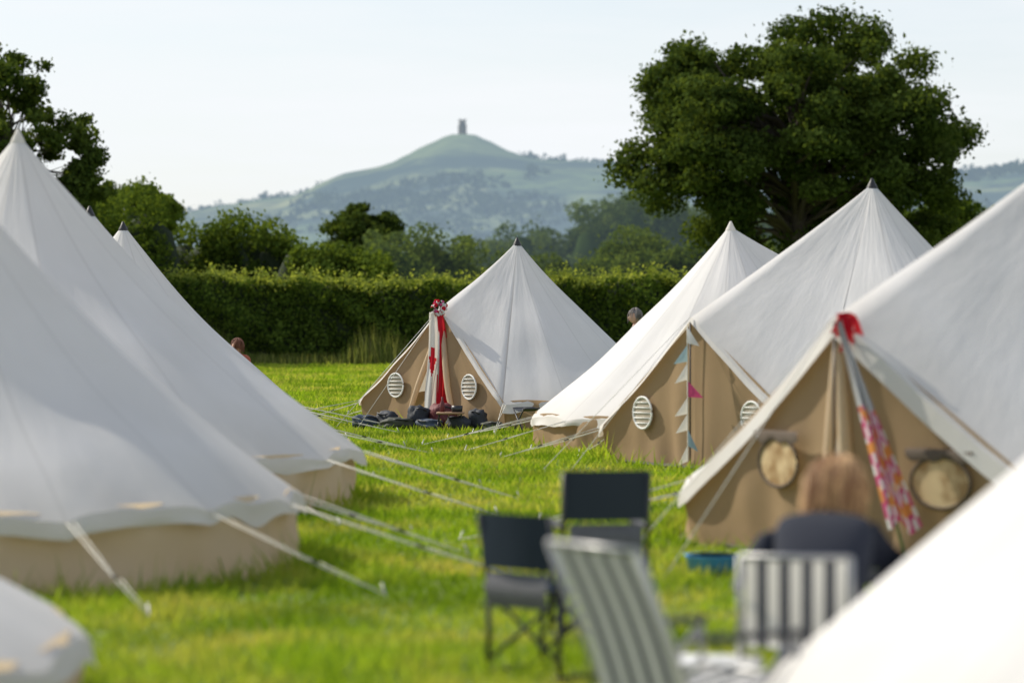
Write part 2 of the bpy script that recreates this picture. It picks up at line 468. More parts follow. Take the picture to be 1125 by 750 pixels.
b0 = np.stack([xx-np.cos(a)*wd, yy-np.sin(a)*wd, np.zeros(n)], 1)
b1 = np.stack([xx+np.cos(a)*wd, yy+np.sin(a)*wd, np.zeros(n)], 1)
tp = np.stack([xx+np.cos(la)*lean, yy+np.sin(la)*lean, h], 1)
V = np.stack([b0, b1, tp], 1).reshape(-1, 3)
np_mesh('grass', V, np.arange(n*3).reshape(n, 3), rng.random(n), [grassm], k=3)

# ------------------------------------------------------------------ hedge
hedgem = leafmat('hedge_leaves', (.035, .065, .012), (.13, .19, .032), .4)
hedget = leafmat('hedge_shoots_sunlit_tint', (.12, .17, .03), (.31, .36, .09), .5)  # top shoots; sunlight on the hedge top is put into this lighter colour
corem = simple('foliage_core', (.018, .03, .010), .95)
H_ = empty('hedge', (0, 0, 0))
def quads(Cn, nn, s):
    n = len(Cn)
    nn = nn/np.linalg.norm(nn, axis=1)[:, None]
    t = np.cross(nn, rng.normal(size=(n, 3))); t /= np.linalg.norm(t, axis=1)[:, None]; u = np.cross(nn, t)
    t = t*s[:, None]*.5; u = u*s[:, None]*.35
    return np.stack([Cn-t, Cn+u, Cn+t, Cn-u], 1).reshape(-1, 3), np.arange(n*4).reshape(n, 4)
n = 120000
X = -44+rng.random(n)*100; which = rng.random(n)
def wobf(X): return .22*np.sin(X*.9)+.14*np.sin(X*2.3+1)+.12*np.sin(X*5.1)
def topf(X): return 2.74+.10*np.sin(X*.45)+.07*np.sin(X*1.7)+.05*np.sin(X*4.3)
Zr = rng.random(n); top = topf(X)
belly = .25*np.sin(Zr*7+X*1.3)+.15*np.sin(Zr*13+X*3.1)
Y = 94+wobf(X)+belly+rng.random(n)*.35; Z = Zr*top
V, F_ = quads(np.stack([X, Y, Z], 1), np.array([[0, -1, .4]])+rng.normal(size=(n, 3))*.8, .13*(.5+rng.random(n)))
np_mesh('hedge_leaves', V, F_, rng.random(n), [hedgem], H_)
n = 70000
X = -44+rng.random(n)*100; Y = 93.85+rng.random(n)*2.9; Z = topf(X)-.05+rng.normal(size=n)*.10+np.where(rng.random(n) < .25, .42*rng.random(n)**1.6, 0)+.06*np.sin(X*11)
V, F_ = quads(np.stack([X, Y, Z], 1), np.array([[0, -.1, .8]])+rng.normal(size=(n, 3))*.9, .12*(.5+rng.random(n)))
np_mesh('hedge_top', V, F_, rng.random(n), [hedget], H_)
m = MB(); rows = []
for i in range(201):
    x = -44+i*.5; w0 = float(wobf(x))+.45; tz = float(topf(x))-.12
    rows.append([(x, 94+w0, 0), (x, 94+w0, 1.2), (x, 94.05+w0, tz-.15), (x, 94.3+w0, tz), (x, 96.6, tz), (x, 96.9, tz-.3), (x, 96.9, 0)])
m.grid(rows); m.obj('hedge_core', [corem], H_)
weedm = leafmat('weeds', (.10, .15, .03), (.30, .31, .11), .45)
n = 30000
xx = -40+rng.random(n)*90; cl_ = np.array([noise.noise(Vector((q*.35, 3, 0))) for q in xx])
yy = 93.7-rng.random(n)**1.5*1.6; h = (.12+.35*rng.random(n)+np.clip(cl_, 0, 1)*2.6*rng.random(n)**1.5)
wd = .02; a = rng.random(n)*6.28; la = rng.random(n)*6.28; lean = h*.3*rng.random(n)
V = np.stack([np.stack([xx-np.cos(a)*wd, yy-np.sin(a)*wd, 0*xx], 1), np.stack([xx+np.cos(a)*wd, yy+np.sin(a)*wd, 0*xx], 1),
              np.stack([xx+np.cos(la)*lean, yy+np.sin(la)*lean, h], 1)], 1).reshape(-1, 3)
np_mesh('tall_grass', V, np.arange(n*3).reshape(n, 3), rng.random(n), [weedm], k=3)

# ------------------------------------------------------------------ trees
barkm = simple('bark', (.06, .048, .036), .95, nscale=6, bump=.6)
leafA = leafmat('oak_leaves', (.025, .047, .011), (.115, .16, .036), .38)
def tree(name, x, y, cr, zc, ch, nb, n, size, seed, mat=leafA, trunk=.35, blob=.22, shape=None, lo=.1, stray=.2):
    rr = random.Random(seed); T = empty(name, (x, y, 0)); blobs = []
    tries = 0
    while len(blobs) < nb and tries < 12000:
        tries += 1
        d = Vector((rr.gauss(0, 1), rr.gauss(0, 1), rr.gauss(0, 1))).normalized(); r = rr.uniform(.2, 1.0)**.55
        lump = 1+.20*noise.noise(d*1.7+Vector((seed*3.1, 0, 0)))+.12*noise.noise(d*4+Vector((seed*3.1, 5, 0)))
        p = Vector((d.x*cr*r*lump, d.y*cr*r*.85*lump, zc+d.z*ch*r*lump))
        if shape and not shape(p.x/cr, (p.z-zc)/ch, p.y/cr): continue
        bs = cr*blob*rr.uniform(.4, 1.3)
        blobs.append((p.x, p.y, p.z, bs*1.1, bs*1.1, bs*rr.uniform(.6, .9)))
    leaves('crown_leaves', blobs, n, size, mat, T, lo=lo, hi=1.15, stray=stray)
    m = MB(); tb = zc-ch*.75
    m.tube([(0, 0, -.1), (0, 0, .5), (.05*cr*.3, 0, tb*.6), (.02*cr, 0, tb), (0, 0, zc-.1*ch), (.03*cr, 0, zc+.6*ch)],
           [trunk*1.35, trunk, trunk*.85, trunk*.75, trunk*.45, trunk*.1], 0, 10)
    for b in blobs:
        if rr.random() < .5:
            z0 = rr.uniform(tb, zc+.2*ch); p0 = Vector((0, 0, min(z0, b[2]-.1*ch if b[2] > tb+.3 else tb)))
            p1 = Vector(b[:3]); mid = p0.lerp(p1, .5)+Vector((rr.uniform(-.1, .1)*cr, rr.uniform(-.1, .1)*cr, .08*ch))
            r0 = trunk*rr.uniform(.12, .34)
            m.tube([p0, p0.lerp(mid, .5)+Vector((0, 0, .03*ch)), mid, p1], [r0, r0*.8, r0*.55, r0*.15], 0, 6)
    m.obj('trunk_and_limbs', [barkm], T)
    return T
def oakshape(a, b, c):
    if a*a*.9+b*b > 1.12: return False
    if b > .70 and -.32 < a < -.14: return False
    if b > .80 and a > .3: return False
    if b < -.28 and a < -.45: return noise.noise(Vector((a*4, b*4, 1))) > .05
    if noise.noise(Vector((a*3.3, b*3.3, 8))) > .27: return False
    if noise.noise(Vector((a*6, b*6, 3))) > .36: return False
    return True
tree('oak_tree', 11.0, 110, 6.8, 8.3, 5.15, 330, 165000, .19, 3, trunk=.5, blob=.10, shape=oakshape)
def ashshape(a, b, c): return noise.noise(Vector((a*3, b*3, 4+c))) < .33 and not (a > .45 and b > .40)
tree('ash_tree', -17.2, 95, 3.9, 6.7, 3.8, 230, 60000, .17, 5, trunk=.26, blob=.11, shape=ashshape)
leafB = leafmat('field_tree_leaves', (.035, .065, .012), (.15, .21, .036), .38)
tree('field_tree', -17.6, 130, 2.5, 5.5, 2.5, 90, 24000, .22, 8, mat=leafB, trunk=.2, blob=.2)
tree('field_tree', -8.7, 165, 1.8, 5.5, 2.6, 95, 26000, .24, 9, mat=leafA, trunk=.2, blob=.27)
tree('field_tree', 18.2, 125, 2.8, 4.2, 2.7, 80, 22000, .22, 19, mat=leafB, trunk=.2, blob=.2)

def mass(name, spec, n, size, mat):
    T = empty(name); bl = []; m = MB()
    for (x, y, zt, r) in spec:
        for q in range(12):
            rr = r*R_.uniform(.28, .58); z = R_.uniform(.15, 1)**.7*zt-rr*.5
            bl.append((x+R_.uniform(-.75, .75)*r, y+R_.uniform(-.6, .3)*r, max(z, rr*.5), rr, rr, rr*R_.uniform(.7, 1)))
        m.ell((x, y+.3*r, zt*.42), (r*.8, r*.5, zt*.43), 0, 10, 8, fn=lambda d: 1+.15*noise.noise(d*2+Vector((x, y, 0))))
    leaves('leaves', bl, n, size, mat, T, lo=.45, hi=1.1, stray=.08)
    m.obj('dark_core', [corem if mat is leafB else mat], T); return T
spec = []
x = -26
while x < -4.5:
    zz = np.interp(x, [-26, -17, -14.5, -13, -10, -8, -4.5], [7.4, 7.1, 6.8, 5.4, 5.6, 5.2, 3.8])
    spec.append((x, 112+R_.uniform(-3, 5), zz*R_.uniform(.88, 1.04), R_.uniform(1.1, 1.9))); x += R_.uniform(.6, 1.2)
mass('distant_trees', spec, 75000, .18, leafB)
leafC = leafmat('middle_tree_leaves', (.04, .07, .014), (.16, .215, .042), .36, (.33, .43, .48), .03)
spec = []; x = -9.5
while x < 24:
    zz = np.interp(x, [-9.5, -7, -4, -2, 2, 5, 8, 12, 24], [5.8, 6.4, 6.2, 5.0, 4.8, 6.0, 6.2, 5.4, 5.4])
    spec.append((x, 155+R_.uniform(-6, 8), zz*R_.uniform(.86, 1.06), R_.uniform(1.3, 2.3))); x += R_.uniform(.8, 1.5)
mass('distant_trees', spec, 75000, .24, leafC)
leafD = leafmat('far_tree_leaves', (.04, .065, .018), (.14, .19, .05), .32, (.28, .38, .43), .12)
spec = []; x = -14
while x < 80:
    prof = np.interp(x, [-14, -4, 2, 10, 16, 24, 80], [8, 10, 12.5, 15.0, 17, 15, 14])
    spec.append((x, 345+R_.uniform(-10, 15), prof*R_.uniform(.82, 1.05), R_.uniform(2.5, 4.5))); x += R_.uniform(1.2, 2.4)
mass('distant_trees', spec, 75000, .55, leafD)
spec = []; x = -160
while x < 160:
    spec.append((x, 700+R_.uniform(-30, 30), R_.uniform(13, 20), R_.uniform(5, 9))); x += R_.uniform(4, 7)
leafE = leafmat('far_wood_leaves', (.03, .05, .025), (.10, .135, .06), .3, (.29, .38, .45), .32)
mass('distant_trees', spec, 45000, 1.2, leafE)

# ------------------------------------------------------------------ hills with the tor
PX = [-900, -200, 0, 150, 215, 260, 300, 340, 365, 385, 420, 440, 455, 470, 490, 497, 520, 530, 545, 560, 580, 610, 640, 690, 750, 850, 1000, 1060, 1100, 1125, 1250, 1700, 2300]
PY = [300, 275, 262, 252, 240, 229, 223, 217, 202, 194, 187, 179, 170, 161, 152, 149, 149, 153, 161, 169, 178, 181, 181, 184, 190, 196, 200, 193, 188, 190, 186, 230, 300]
BY = [300, 275, 262, 252, 240, 229, 223, 219, 210, 203, 198, 195, 192, 190, 188, 187, 186, 186, 185, 184, 183, 182, 181, 184, 190, 196, 200, 193, 188, 190, 186, 230, 300]
HX = (np.array(PX)-562.5)/1.202; HZ = (340-np.array(PY))/1.202+1.8; BZ = (340-np.array(BY))/1.202+1.8
def hz(x, y):
    p = float(np.interp(x, HX, HZ)); b = float(np.interp(x, HX, BZ))
    g = max(0, min(1, (y-1500)/1050)); g = g*g*(3-2*g)
    if y > 2650: g = max(0, 1-(y-2650)/1500)
    tor = (p-b)*math.exp(-((y-2600)/260)**2)
    nz = noise.noise(Vector((x*.004, y*.004, 0)))*14*(1-math.exp(-((y-2600)/250)**2))
    terr = 1.2*math.sin((p-b)*.9)*(1 if p-b > 4 else 0)
    return b*g+tor+nz*g+noise.noise(Vector((x*.03, y*.03, 2)))*1.5*g-1+terr*.3
m = MB(); rows = []
ys = list(np.linspace(1450, 3700, 90)); xs = list(np.linspace(-1500, 1500, 420))
for y in ys: rows.append([(x, y, hz(x, y)) for x in xs])
m.grid(rows)
mt, nt, out = _new('hill_grassland')
vor = N(nt, 'ShaderNodeTexVoronoi'); vor.inputs['Scale'].default_value = .008
tcn = N(nt, 'ShaderNodeTexCoord')
wn = N(nt, 'ShaderNodeTexNoise'); wn.inputs['Scale'].default_value = .006; nt.links.new(tcn.outputs['Object'], wn.inputs['Vector'])
va = N(nt, 'ShaderNodeVectorMath', operation='SCALE'); va.inputs['Scale'].default_value = 90; nt.links.new(wn.outputs['Color'], va.inputs[0])
vb = N(nt, 'ShaderNodeVectorMath', operation='ADD'); nt.links.new(tcn.outputs['Object'], vb.inputs[0]); nt.links.new(va.outputs[0], vb.inputs[1])
nt.links.new(vb.outputs[0], vor.inputs['Vector'])
f = noise_tex(nt, .012, 6); fa = noise_tex(nt, .05, 5)
c = mixrgb(nt, vor.outputs['Color'], (.10, .17, .05), (.36, .36, .15))
c = mixrgb(nt, ramp(nt, f, [(.46, (0, 0, 0)), (.56, (1, 1, 1))]), c, (.03, .05, .025))
c = mixrgb(nt, ramp(nt, fa, [(.38, (.75, .75, .75)), (.6, (0, 0, 0))]), c, (.04, .06, .035))
sx = N(nt, 'ShaderNodeSeparateXYZ'); nt.links.new(tcn.outputs['Object'], sx.inputs[0])
mr = N(nt, 'ShaderNodeMapRange'); mr.inputs[1].default_value = 126; mr.inputs[2].default_value = 138
nt.links.new(sx.outputs[2], mr.inputs[0])
tg = mixrgb(nt, ramp(nt, fa, [(.35, (0, 0, 0)), (.65, (1, 1, 1))]), (.11, .15, .06), (.20, .25, .09))
c = mixrgb(nt, mr.outputs[0], c, tg)
df = N(nt, 'ShaderNodeBsdfDiffuse'); nt.links.new(c, df.inputs[0])
em = N(nt, 'ShaderNodeEmission'); em.inputs[0].default_value = (.35, .46, .57, 1)  # distance haze painted as even blue emission over the hillside
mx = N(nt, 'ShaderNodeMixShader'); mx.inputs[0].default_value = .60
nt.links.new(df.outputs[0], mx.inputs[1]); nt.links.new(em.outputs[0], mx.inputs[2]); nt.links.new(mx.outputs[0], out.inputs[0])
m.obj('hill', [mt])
bl = []
for i in range(16000):
    x = R_.uniform(-900, 900); y = R_.uniform(1750, 2640)
    p = float(np.interp(x, HX, HZ)); b = float(np.interp(x, HX, BZ))
    if p-b > 6 and y > 2250: continue
    if noise.noise(Vector((x*.006, y*.006, 5)))+noise.noise(Vector((x*.025, y*.025, 1)))*.7 < .06: continue
    r = R_.uniform(2.5, 6.5); z = hz(x, y)
    bl.append((x, y, z+r*.4, r, r, r*R_.uniform(.6, .9)))
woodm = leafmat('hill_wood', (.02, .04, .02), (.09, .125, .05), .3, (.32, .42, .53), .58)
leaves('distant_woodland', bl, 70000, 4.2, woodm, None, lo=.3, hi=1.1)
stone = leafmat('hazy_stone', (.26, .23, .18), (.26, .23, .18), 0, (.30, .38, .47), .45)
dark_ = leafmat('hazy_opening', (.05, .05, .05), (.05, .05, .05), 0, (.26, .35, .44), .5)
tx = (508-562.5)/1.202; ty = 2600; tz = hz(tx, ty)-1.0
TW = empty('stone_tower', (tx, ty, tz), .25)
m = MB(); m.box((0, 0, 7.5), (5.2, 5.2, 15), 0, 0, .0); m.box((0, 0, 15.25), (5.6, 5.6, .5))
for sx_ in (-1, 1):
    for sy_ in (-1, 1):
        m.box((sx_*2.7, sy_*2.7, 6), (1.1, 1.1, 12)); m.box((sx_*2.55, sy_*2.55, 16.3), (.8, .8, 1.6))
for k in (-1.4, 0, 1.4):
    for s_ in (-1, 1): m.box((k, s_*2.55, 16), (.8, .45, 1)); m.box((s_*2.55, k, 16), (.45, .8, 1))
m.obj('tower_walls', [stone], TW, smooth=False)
m = MB()
for a_ in (0, 1):
    for s_ in (-1, 1):
        for zc_, hh, ww in ((11.5, 3, 1.5), (7, 1.6, .8), (1.9, 3.6, 1.8)):
            pts = [(-ww/2, zc_-hh/2), (ww/2, zc_-hh/2), (ww/2, zc_+hh*.25), (0, zc_+hh/2), (-ww/2, zc_+hh*.25)]
            b = len(m.v)
            for px_, pz_ in pts: m.v.append((px_, s_*2.63, pz_) if a_ == 0 else (s_*2.63, px_, pz_))
            m.face([b+i for i in range(5)])
m.obj('tower_openings', [dark_], TW, smooth=False)

# ------------------------------------------------------------------ flags, bunting, wreath
red = cloth('red_cloth', (.55, .02, .04), .3, (.7, .05, .05)); wh = cloth('white_cloth', (.8, .8, .8), .3)
pink = cloth('pink_cloth', (.62, .10, .25), .3); orange = cloth('orange_cloth', (.75, .32, .10), .3); blue = cloth('pale_blue_cloth', (.35, .5, .58), .3)
F = empty('flag', tuple(D1+Vector((-.05, -.14, -.03))))
m = MB(); rows = []
for i in range(33):
    q = i/32; row = []
    for j in range(25):
        s = j/24; wdt = .20+.20*q**.7
        row.append((-.03+(s-.5)*wdt+.04*q+.02*math.sin(q*5), .045*math.sin(s*15+q*2)*(.4+q*.6), -.05-1.62*q+.10*abs(s-.45)*q*2))
    rows.append(row)
def fm(i, j):
    if j >= 13: return 0
    if j >= 11: return 0 if i > 18 else 1
    if 10 < i < 14 and abs(j-5) < 3: return 0
    if 14 <= i < 20 and abs(j-5) < (20-i)*.7: return 0
    return 1
m.grid(rows, matf=fm); m.obj('flag_cloth', [red, wh], F)
m = MB(); m.tube([(0.03, .02, .06), (.0, 0, -1.78)], .013, 0, 8); m.obj('flag_pole', [steel], F)
Wt = empty('flower_wreath', tuple(D1+Vector((-.03, -.15, -.02))))
m = MB()
for i in range(60):
    a_ = 2*math.pi*i/60; rr = .09+R_.uniform(-.035, .03)
    m.ell((rr*math.cos(a_), R_.uniform(-.04, .04), rr*math.sin(a_)), [R_.uniform(.018, .034)]*3, R_.choice([0, 1, 2, 1, 3, 1]), 8, 6)
m.obj('flowers', [red, wh, pink, hedgem], Wt)

def bunting(p0, p1, n, size, cols, sagv=.05):
    p0 = Vector(p0); p1 = Vector(p1); B = empty('bunting', tuple(p0)); d = p1-p0
    m = MB(); pts = [d*(i/12)+Vector((0, 0, -sagv*math.sin(math.pi*i/12))) for i in range(13)]
    m.tube(pts, .006, 0, 5)
    for i in range(n):
        q = (i+.5)/n; c = d*q+Vector((0, 0, -sagv*math.sin(math.pi*q)))
        sd = Vector((R_.uniform(.3, .9)*(-1 if i % 3 else 1), R_.uniform(-.5, -.2), -.5)).normalized()
        dn = d.normalized()
        b = len(m.v); h_ = size/2
        tip = c+sd*size*1.1
        q1 = c-dn*h_; q2 = c+dn*h_; md = (q1+q2+tip)/3+Vector((0, -.03, 0))
        for v_ in (q1, q2, tip, md): m.v.append(tuple(v_))
        k = 1+i % len(cols)
        m.face([b, b+1, b+3], k); m.face([b+1, b+2, b+3], k); m.face([b+2, b, b+3], k)
    m.obj('pennants', [ropem]+cols, B)
bunting(D3+Vector((-.06, -.16, -.1)), D3+Vector((-.06, -.32, -1.62)), 8, .19, [wh, blue, wh, pink, wh])
Bn = empty('striped_banner', tuple(D4+Vector((0, -.15, -.05)))); m = MB(); rows = []
for i in range(41):
    q = i/40; wdt = .06+.17*q**1.2; cx = .40*q; row = []
    for j in range(13):
        s = j/12-.5
        row.append((cx+s*wdt, -.55*q+.035*math.sin(s*14+q*4), -1.42*q-.05*s-.04*math.sin(s*9)*q))
    rows.append(row)
def bmf(i, j):
    if i < 17: return 0 if j in (0, 1, 4, 5, 8, 9) else 1
    if noise.noise(Vector((i*.35, j*.5, 2))) > .12: return 3
    return 2 if (i+2*j) % 5 < 3 else 0
m.grid(rows, matf=bmf); m.obj('banner_cloth', [wh, simple('grey_cloth', (.3, .3, .32), .9), pink, orange], Bn)
m = MB(); m.tube([(0, .02, .05), (.40, -.53, -1.60)], .014, 0, 8); m.obj('banner_pole', [steel], Bn)
Rb = empty('red_ribbon', tuple(D4+Vector((.03, -.12, -.02)))); m = MB()
for i in range(12):
    a_ = R_.uniform(-.5, 1.2); L = R_.uniform(.08, .30); rows = []
    for k in range(7):
        q = k/6; x0 = math.sin(a_)*L*q+.02*math.sin(q*6+i); z0 = .05*math.sin(q*3)-L*q*q*R_.uniform(.6, 1.2)
        rows.append([(x0-.013, -.03*i/9+.02*math.sin(q*8), z0), (x0+.013, -.03*i/9, z0+.01)])
    m.grid(rows)
m.obj('ribbon_tails', [red], Rb)

# ------------------------------------------------------------------ things by the open tent door
bagm = simple('dark_nylon', (.025, .03, .04), .7, nscale=8, bump=.5); bagb = simple('blue_nylon', (.035, .055, .09), .7, nscale=8, bump=.5)
bagg = simple('olive_nylon', (.05, .055, .04), .7, nscale=8, bump=.5); bagr = simple('maroon_nylon', (.14, .03, .035), .7, bump=.4)
for (bx, by, sx_, sy_, sz_, mt_) in [(-2.22, 43.0, .26, .16, .12, bagb), (-1.9, 43.1, .20, .16, .15, bagm), (-1.72, 42.75, .30, .18, .10, bagg), (-1.42, 43.0, .18, .15, .20, bagm),
                                  (-1.25, 42.7, .28, .17, .09, bagb), (-.80, 42.5, .26, .15, .12, bagm), (-.52, 42.55, .16, .13, .18, bagm), (-.3, 42.3, .2, .15, .08, bagg), (-1.05, 43.1, .22, .2, .22, bagr)]:
    B = empty('kit_bag', (bx, by, 0), R_.uniform(-1, 1)); m = MB()
    sd = R_.random()*10
    m.ell((0, 0, sz_*.85), (sx_, sy_, sz_), 0, 24, 14, fn=lambda d: (abs(d.x)**3+abs(d.y)**3+abs(d.z)**3)**(-1/3)*.86*(1+.3*noise.noise(d*2+Vector((sd, 0, 0)))+.1*noise.noise(d*6+Vector((sd, 0, 0)))))
    m.tube([(-sx_*.5, -sy_*.4, sz_*1.5), (-sx_*.3, -sy_*.9, sz_*1.6), (sx_*.3, -sy_*.9, sz_*1.4), (sx_*.5, -sy_*.4, sz_*1.5)], .012, 1, 6)
    m.obj('bag_body', [mt_, black], B)
B = empty('low_table', (-.92, 42.4, 0)); m = MB(); m.box((0, 0, .26), (.42, .35, .03), 0, 0, .01)
for a_ in (-.2, .2):
    m.tube([(a_, -.15, 0), (a_*.8, .15, .25)], .01, 1); m.tube([(a_, .15, 0), (a_*.8, -.15, .25)], .01, 1)
m.tube([(.1, 0, .275), (.1, 0, .37)], [.08, .085], 1, 14); m.tube([(-.12, .02, .275), (-.12, .02, .40), (-.12, .02, .45), (-.12, .02, .5)], [.035, .035, .014, .014], 2, 10)
m.obj('table_parts', [simple('wood', (.25, .15, .08), .6), darkmetal, bagr], B)
B = empty('camp_stool', (.25, 41.6, 0), .4); m = MB()
for s_ in (-.17, .17):
    m.tube([(s_, -.2, 0), (s_, .2, .36)], .012, 0); m.tube([(s_, .2, 0), (s_, -.2, .36)], .012, 0)
m.tube([(-.17, -.2, .36), (.17, -.2, .36)], .012, 0); m.tube([(-.17, .2, .36), (.17, .2, .36)], .012, 0)
m.grid([[(x_, y_, .36-.05*math.cos(y_*7.8)+.005) for x_ in (-.17, 0, .17)] for y_ in (-.2, -.1, 0, .1, .2)], 1)
m.obj('stool_parts', [darkmetal, bagm], B)
B = empty('blue_tub', (1.36, 19.4, 0), .2); m = MB()
m.tube([(0, 0, .005), (0, 0, .12), (0, 0, .13), (0, 0, .13), (0, 0, .02)], [.15, .175, .19, .165, .13], 0, 24)
m.obj('tub_shell', [simple('blue_plastic', (.08, .32, .68), .35)], B)

# ------------------------------------------------------------------ chairs
strA = cloth('chair_white_stripe', (.78, .78, .78), .25); strB = cloth('chair_grey_stripe', (.10, .105, .125), .12)
def lawn_chair(x, y, yaw, hb=.92, wd=.52, recl=.2):
    C = empty('striped_folding_chair', (x, y, 0), yaw); w2 = wd/2
    m = MB()
    def fabric(a, b, sagd):
        rows = []
        a = Vector(a); b = Vector(b); nrm = (b-a).cross(Vector((1, 0, 0))).normalized()
        for i in range(13):
            q = i/12; p_ = a.lerp(b, q)+nrm*sagd*math.sin(math.pi*q); rows.append([(p_.x+(-w2+.02+(wd-.04)*j/18), p_.y, p_.z-.006*math.sin(math.pi*j/18)) for j in range(19)])
        m.grid(rows, matf=lambda i, j: 0 if (j//2) % 2 == 0 else 1)
    fabric((0, -.21, .42), (0, -.21-recl, hb), .015)
    fabric((0, -.19, .40), (0, .27, .46), .02)
    m.obj('striped_fabric', [strA, strB], C)
    m = MB(); r = .0125
    for s_ in (-w2, w2):
        m.tube([(s_, .12, .0), (s_, -.05, .22), (s_, -.205, .41), (s_, -.21-recl, hb+.01)], r, 0)
        m.tube([(s_*1.04, -.36, .0), (s_*1.04, -.1, .25), (s_*1.04, .28, .62)], r, 0)
        m.tube([(s_, -.22, .40), (s_, .28, .465)], r, 0)
        m.tube([(s_*1.04, .24, .0), (s_*1.04, .30, .3), (s_*1.04, .27, .62)], r, 0)
        m.box((s_*1.06, .05, .635), (.045, .5, .025), 1, 0, .008)
    m.tube([(-w2, -.21-recl, hb+.01), (w2, -.21-recl, hb+.01)], r, 0)
    m.tube([(-w2, .28, .465), (w2, .28, .465)], r, 0); m.tube([(-w2, -.36, .01), (w2, -.36, .01)], r, 0); m.tube([(-w2, .24, .01), (w2, .24, .01)], r, 0)
    m.obj('tube_frame', [steel, black], C)
    return C
lawn_chair(.65, 10.35, math.radians(-54), hb=.95, recl=.24)
lawn_chair(1.20, 12.0, math.radians(-6), hb=.77, wd=.46, recl=.06)
fabd = cloth('navy_chair_fabric', (.035, .045, .06), .1)
def directors_chair(x, y, yaw, hb=.9, wd=.5):
    C = empty('directors_chair', (x, y, 0), yaw); w2 = wd/2; m = MB(); r = .013
    for s_ in (-w2, w2):
        m.tube([(s_, -.2, .44), (s_, -.23, .62), (s_, -.27, hb)], r, 0)
        m.tube([(s_, .2, .44), (s_, .2, .62)], r, 0); m.tube([(s_, -.23, .44), (s_, .23, .44)], r, 0); m.tube([(s_, -.23, .02), (s_, .23, .02)], r, 0)
        m.tube([(s_, -.2, 0), (s_, -.2, .44)], r, 0); m.tube([(s_, .2, 0), (s_, .2, .44)], r, 0)
        m.box((s_, 0, .635), (.05, .46, .028), 1, 0, .01)
    for yv in (-.2, .2):
        m.tube([(-w2, yv, .08), (w2, yv, .40)], r*.8, 0); m.tube([(w2, yv+.02, .08), (-w2, yv+.02, .40)], r*.8, 0)
    m.obj('frame', [darkmetal, black], C)
    m = MB()
    m.grid([[(-w2+wd*j/10, -.245-.02*(i/5)-.03*math.sin(math.pi*j/10), hb-.26+.27*i/5) for j in range(11)] for i in range(6)])
    m.grid([[(-w2+wd*j/10, -.22+.44*i/6, .45-.035*math.sin(math.pi*j/10)) for j in range(11)] for i in range(7)])
    m.obj('fabric', [fabd], C)
    m = MB()
    m.grid([[(-w2+.03+(wd-.06)*j/6, -.235-.03*math.sin(math.pi*i/3), hb-.28-.17*i/3) for j in range(7)] for i in range(4)])
    m.obj('back_pocket', [simple('grey_mesh', (.13, .13, .145), .9)], C)
directors_chair(.47, 15.5, math.radians(8), .93, .46)
directors_chair(.19, 14.0, math.radians(-42), .80, .46)
B = empty('folding_table', (.80, 11.9, 0), -.1); m = MB(); m.box((0, 0, .33), (.5, .34, .02), 0, 0, .008)
for a_ in (-.2, .2):
    m.tube([(a_, -.15, 0), (a_, .15, .32)], .01, 1); m.tube([(a_*.9, .15, 0), (a_*.9, -.15, .32)], .01, 1)
m.obj('table_parts', [simple('white_plastic', (.7, .7, .68), .4, var=.05), darkmetal], B)

